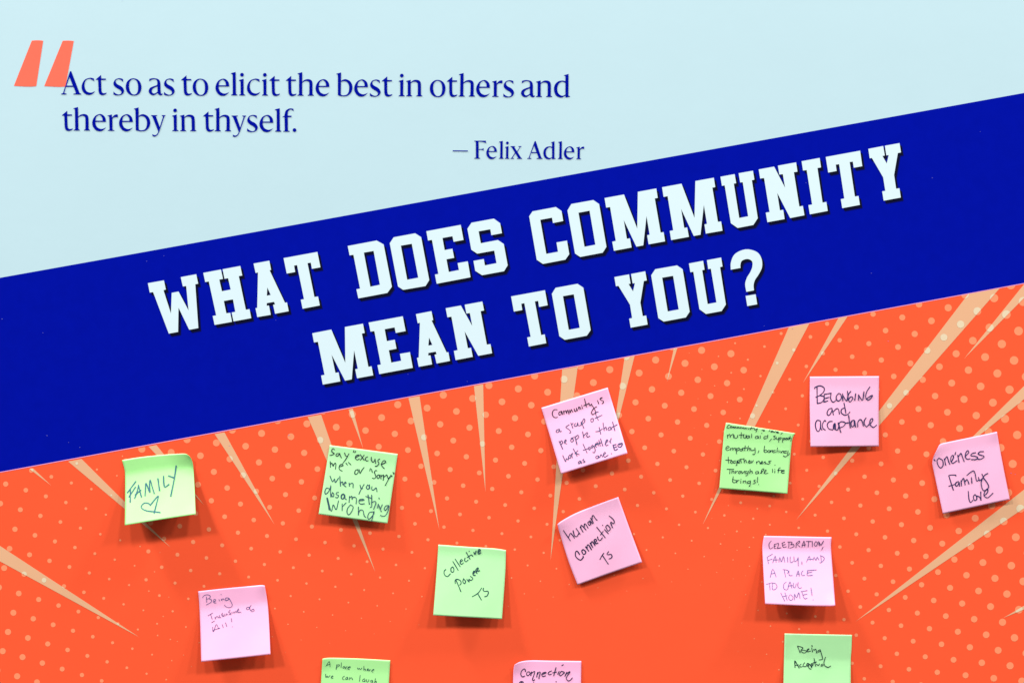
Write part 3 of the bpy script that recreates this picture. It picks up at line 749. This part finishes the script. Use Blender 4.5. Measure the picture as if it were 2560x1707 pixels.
build_note(Note((1770, 1030, 6.816), "308,178 900,268 1490,360", "1490,360 1458,405 1430,500 1400,800 1352,1390", "192,1298 1352,1390", "308,178 280,300 265,420 192,1298", (3.5, 3.5), [(1, 1, .5, 1.5)], .2, 1.0, .3),
  M['deepgreen'], 'green sticky note filled with handwriting reading community is love, mutual aid, support, empathy', I_pine, 12,
  "375,212 345,225 320,265 360,272/390,235 375,255 395,265 410,245 390,235/425,245 420,268 445,245 445,270 470,248 475,270/495,250 495,272 520,250 525,272 550,255 555,275/570,255 580,275 600,260 605,278/620,265 625,282 650,265 655,285/680,270 690,288/745,252 725,295/710,275 790,270/790,275 800,300 835,280/845,275 820,335|"
  "925,298 920,312/915,357/960,300 940,305 965,315 945,322|1060,295 1040,325/1090,312 1070,330 1090,340 1110,325 1090,312/1120,325 1130,343 1155,320/1165,340 1200,330 1170,330 1175,350 1205,350/1265,350 1245,375|"
  "330,385 335,440/335,405 370,375 380,430/380,405 430,375 435,435/445,390 455,440 500,430 505,390/568,345 562,445/530,390 620,380/605,390 610,435 645,430 650,385/700,400 665,405 660,435 690,435 705,400 705,435/745,370 742,435|"
  "850,405 810,415 810,445 845,440 855,405 860,445/890,400 890,445/1000,410 960,415 955,450 995,445/1020,385 1010,445/1080,455 1050,495|"
  "1150,400 1115,410 1145,435 1140,460 1110,460/1165,425 1170,460 1200,460 1205,430/1210,430 1205,510/1210,440 1245,430 1240,460 1215,465/1275,435 1270,515/1280,445 1310,440 1300,465 1280,465/1330,440 1320,460 1340,465 1350,440 1330,440/1360,445 1365,465 1390,440/1400,405 1395,465/1370,430 1420,440/1420,460 1412,490|"
  "310,620 360,600 345,578 315,590 305,630 330,650 370,635/385,610 385,650/390,625 420,605 425,650/425,625 465,605 465,650/485,610 485,710/487,625 530,605 530,640 490,655/585,620 550,630 550,655 580,650 590,620 595,655/635,570 625,655/590,610 665,605/690,575 670,655/675,630 710,610 715,655/730,610 740,650 790,640/800,605 805,680 795,715 760,715/868,650 855,690|"
  "965,575 955,668 990,682 1008,658 985,640 960,655/1035,645 1018,662 1025,682 1048,680 1055,655 1035,645/1068,650 1068,682/1070,662 1098,648 1102,682/1150,650 1110,655 1110,685 1150,680/1185,605 1175,685/1210,650 1212,685/1240,655 1245,688 1280,655 1290,690/1340,660 1300,665 1300,690 1335,690/1365,655 1350,740 1310,755 1285,740/1388,700 1370,735|"
  "345,760 350,870/300,815 400,815/400,825 380,850 400,870 425,850 402,822/470,825 435,835 440,865 475,855/495,820 490,900 475,905/500,850 545,835 530,815 505,830 505,860 545,860/555,800 570,860/540,800 620,790/610,790 620,860/620,835 645,815 660,860/690,850 715,830 700,820 690,860 725,860/735,825 740,860 775,820|"
  "825,840 830,880/830,855 870,830 890,880/900,870 935,845 915,835 900,875 945,870/980,840 955,850 990,865 970,880/1075,825 1030,840 1060,855 1040,880 1000,875/1141,898|"
  "325,970 440,970/375,975 370,1045/410,985 405,1042/407,1015 440,998 442,1040/470,1000 470,1042/472,1015 510,1000/530,1005 520,1040 550,1038 555,1005 530,1005/575,1000 585,1040 625,1000/670,1005 635,1010 635,1040 670,1035/690,1000 670,1070 645,1080/720,970 712,1040/715,1015 750,1000 755,1040|"
  "850,1005 815,1015 815,1045 850,1040 860,1005 865,1045/890,1040 950,985 945,960 915,985 915,1040/950,1040 990,1000 985,980 965,1005 970,1045 1025,1035|"
  "1100,965 1100,1025/1140,995 1138,1030/1138,967/1235,945 1210,950 1200,1000 1195,1030/1185,985 1260,985/1250,1010 1305,995 1280,985 1250,1010 1265,1035 1305,1030|"
  "430,1095 420,1185 465,1195 485,1165 415,1140/495,1155 490,1200/492,1175 530,1155/560,1165 558,1205/562,1137/600,1165 600,1205/603,1180 640,1165 645,1205/710,1170 675,1180 675,1210 710,1200/725,1165 715,1255 700,1258/810,1150 780,1165 805,1185 795,1210 765,1215/848,1105 840,1195/862,1228")

build_note(Note((2000, 920, 6.816), "168,145 1347,137", "1347,137 1340,700 1342,1330", "180,1340 1342,1330", "168,145 166,600 180,1340", (7, 3.5), [], .1, 1.0, .3),
  M['rose'], 'pink sticky note reading Belonging and acceptance, highest note on the right', I_indigo, 18,
  "250,350 260,325 340,300 410,335 405,400 340,460 270,495/290,325 295,600/340,465 400,480 410,520 370,580 300,600/415,445 410,575/415,445 530,425/410,520 495,495/405,578 475,555/530,430 520,500 540,560 575,575 615,545/"
  "655,430 620,480 625,540 665,555 705,510 690,440 655,430/725,435 730,560/725,450 790,555 815,480 808,390/865,395 825,450 820,530 855,572 900,520 885,485 850,500 825,540/950,435 935,545/1000,450 1000,548/1000,460 1060,545 1080,490 1090,400/"
  "1190,320 1140,400 1120,490 1150,540 1200,520 1238,465 1190,480 1140,520|"
  "545,680 490,700 462,760 475,800 510,790 545,720 545,690 570,795/570,740 620,690 655,700 672,780/750,595 770,690 780,765/760,675 710,700 705,760 760,797 815,785 850,745|"
  "345,895 290,890 262,960 280,1050 315,1075 345,1020 350,900 355,1020 375,1050/440,905 420,890 385,950 390,1020 430,1052/550,905 500,910 465,960 490,1030 560,1050/#1.5 570,1030 580,960 600,950 600,1040/600,1045 640,1050 660,990 650,930/"
  "660,930 680,1040 695,1090/665,940 700,910 760,920 770,950 740,990 690,1010/770,935 830,930/830,805 845,930 857,1015/800,930 880,920/920,885 880,900 870,960 895,1000 925,960 930,890 945,1000/985,1000 985,930 1010,880 1045,880 1070,940 1080,985/"
  "1125,845 1095,900 1100,960 1140,995 1170,960/1180,960 1230,910 1240,860 1205,870 1190,940 1220,990 1260,1003 1305,968")

build_note(Note((2310, 1060, 6.272), "205,395 228,345 262,308 350,285 750,202 1143,118", "1143,118 1230,600 1345,1178", "297,1403 1345,1178", "205,395 150,510 132,600 150,720 297,1403", (4, 4), [(0, .1, .4, 3.5), (1, 0, .25, 1.2)], .12, 1.0, .4),
  M['rose'], "pink sticky note with bent corner reading 'one'ness family love, rightmost note", I_indigo, 16.5,
  "158,553 175,572/235,530 205,570 225,650 265,683 300,640 290,565 235,530/320,540 340,640/325,560 360,505 385,580 405,628/430,590 460,530 460,490 430,500 420,570 450,612 515,570/500,437 485,480/530,485 550,595/540,510 580,455 605,520 630,583/"
  "645,500 700,450 690,412 660,440 650,510 675,545 725,540/810,445 760,455 735,490 800,500 840,520 820,550 745,552/935,428 880,430 850,460 880,480 935,495 935,520 890,545 845,545|"
  "500,810 490,795 395,800 400,840 460,1030/#.9 390,970 480,940 520,905/540,895 500,915 495,960 530,960 550,905 560,970/580,880 590,965/585,900 620,845 640,920 645,950/640,910 670,865 690,890 705,935/745,835 752,925/673,800 720,760 775,730 800,770 825,885 860,870/"
  "855,830 870,880 915,850/910,780 930,830 950,870/1000,770 950,800 905,880 900,960 930,1035 990,1020 1013,970 980,900 940,850|"
  "695,1050 705,1170 730,1225 765,1190/800,1100 775,1130 790,1190 825,1180 825,1130 798,1100/830,1120 870,1140 893,1188/893,1188 890,1060/945,1120 995,1070 1000,1015 970,1030 940,1100 960,1140 1010,1145 1080,1080")

build_note(Note((1870, 1320, 6.535), "262,123 800,133 1365,145", "1365,145 1355,300 1375,600 1425,1258", "280,1235 900,1262 1330,1270 1425,1258", "262,123 240,250 238,420 280,1235", (16, 16), [(1, 1, .25, 1.5)], .14, 1.1),
  M['pink'], 'pink sticky note reading CELEBRATION, FAMILY, AND A PLACE TO CALL HOME!', I_plum, 10.5,
  "380,205 345,250 350,320 375,332 405,310/430,260 430,325 460,325/428,262 460,252/432,290 455,285/470,250 500,245 490,300 480,325 540,315/560,240 575,305 630,300/555,240 600,222/565,272 610,262/670,230 665,320/650,220 720,225 700,265 745,260 745,300 690,320/"
  "790,235 785,315/790,240 835,205 845,225 810,260 850,300/880,312 915,205 930,300/880,275 945,265/950,210 1040,212/990,215 985,305/1052,210 1052,300/1105,215 1085,255 1100,290 1130,265 1130,225 1105,215/#1.4 1155,215 1165,275/#1.3 1160,225 1190,270 1210,250 1235,205/1228,302 1203,355|"
  "315,480 335,575/310,470 400,418/325,520 395,500/405,560 445,450 460,550/410,515 495,510/505,550 520,470 545,545 580,455 600,550/645,465 650,552/690,460 690,540 715,555 740,530/750,460 760,535 800,520 820,470/820,470 822,612/880,540 882,590|"
  "955,550 1000,455 1020,520/970,510 1055,500/1065,520 1080,470 1110,520 1130,470 1160,515/1190,450 1200,550/1180,440 1240,470 1240,510 1200,555 1170,558|"
  "362,800 405,665 460,790/375,745 445,725|590,670 615,795/570,670 640,680 660,705 640,735/670,690 670,750 685,770 725,768/790,780 820,690 838,778/800,745 845,740/900,690 875,720 885,765 925,765/975,695 970,765 1055,762/970,685 1120,675/970,725 1045,710|"
  "300,912 395,885/350,895 362,1005/400,900 400,990 440,995 475,950 450,900 400,890|625,875 585,910 585,980 625,1003 650,990/650,990 685,870 715,970/655,940 725,930/745,890 740,950 770,965 790,900/820,880 815,940 840,975 875,965|"
  "537,1055 600,1185/605,1050 640,1175/560,1115 640,1095/690,1080 665,1120 680,1165 720,1165 735,1120 700,1080/760,1165 760,1070 795,1130 830,1045 850,1140/880,1035 920,1140 970,1138/868,1030 968,1012/900,1085 965,1070/1030,970 1047,1095/1064,1162", I_peri, 1)

build_note(Note((1930, 1560, 9.8), "310,220 1100,238 1960,255", "1960,255 1945,650 1930,900 1928,1950", "270,1920 1928,1950", "310,220 295,800 270,1920", (6, 5), [], .3, 1.0, .6),
  M['green'], 'pale green sticky note reading Being Accepted, lowest note on the right', I_pine, 19,
  "625,530 690,690/625,525 700,545 760,575 705,630 770,625 840,650 820,690 760,690 705,655/855,640 905,610 900,590 860,620 870,665 945,650/975,580 995,675/#1.2 980,510 985,545/1020,610 1035,630 1070,600 1100,700/1180,615 1130,640 1130,675 1180,650 1180,615 1235,800 1235,850 1155,865|"
  "#1.2 555,890 565,1050/#1.2 570,895 665,1060/570,1000 650,985/715,965 680,1000 700,1040 750,1025/800,935 765,980 775,1025 830,1025/#1.3 860,960 850,1010 890,1000 900,960 865,950/885,1000 910,1070 955,1090/#1.3 905,965 950,1000 975,1055/#1.3 965,970 945,1000 985,1010 1005,970 965,955/"
  "1030,825 1070,1025/#1.2 1005,940 1090,915/1090,970 1140,1000 1160,960/1240,965 1205,985 1215,1020 1260,985/1310,800 1275,920 1290,1000 1370,1045 1440,1015")
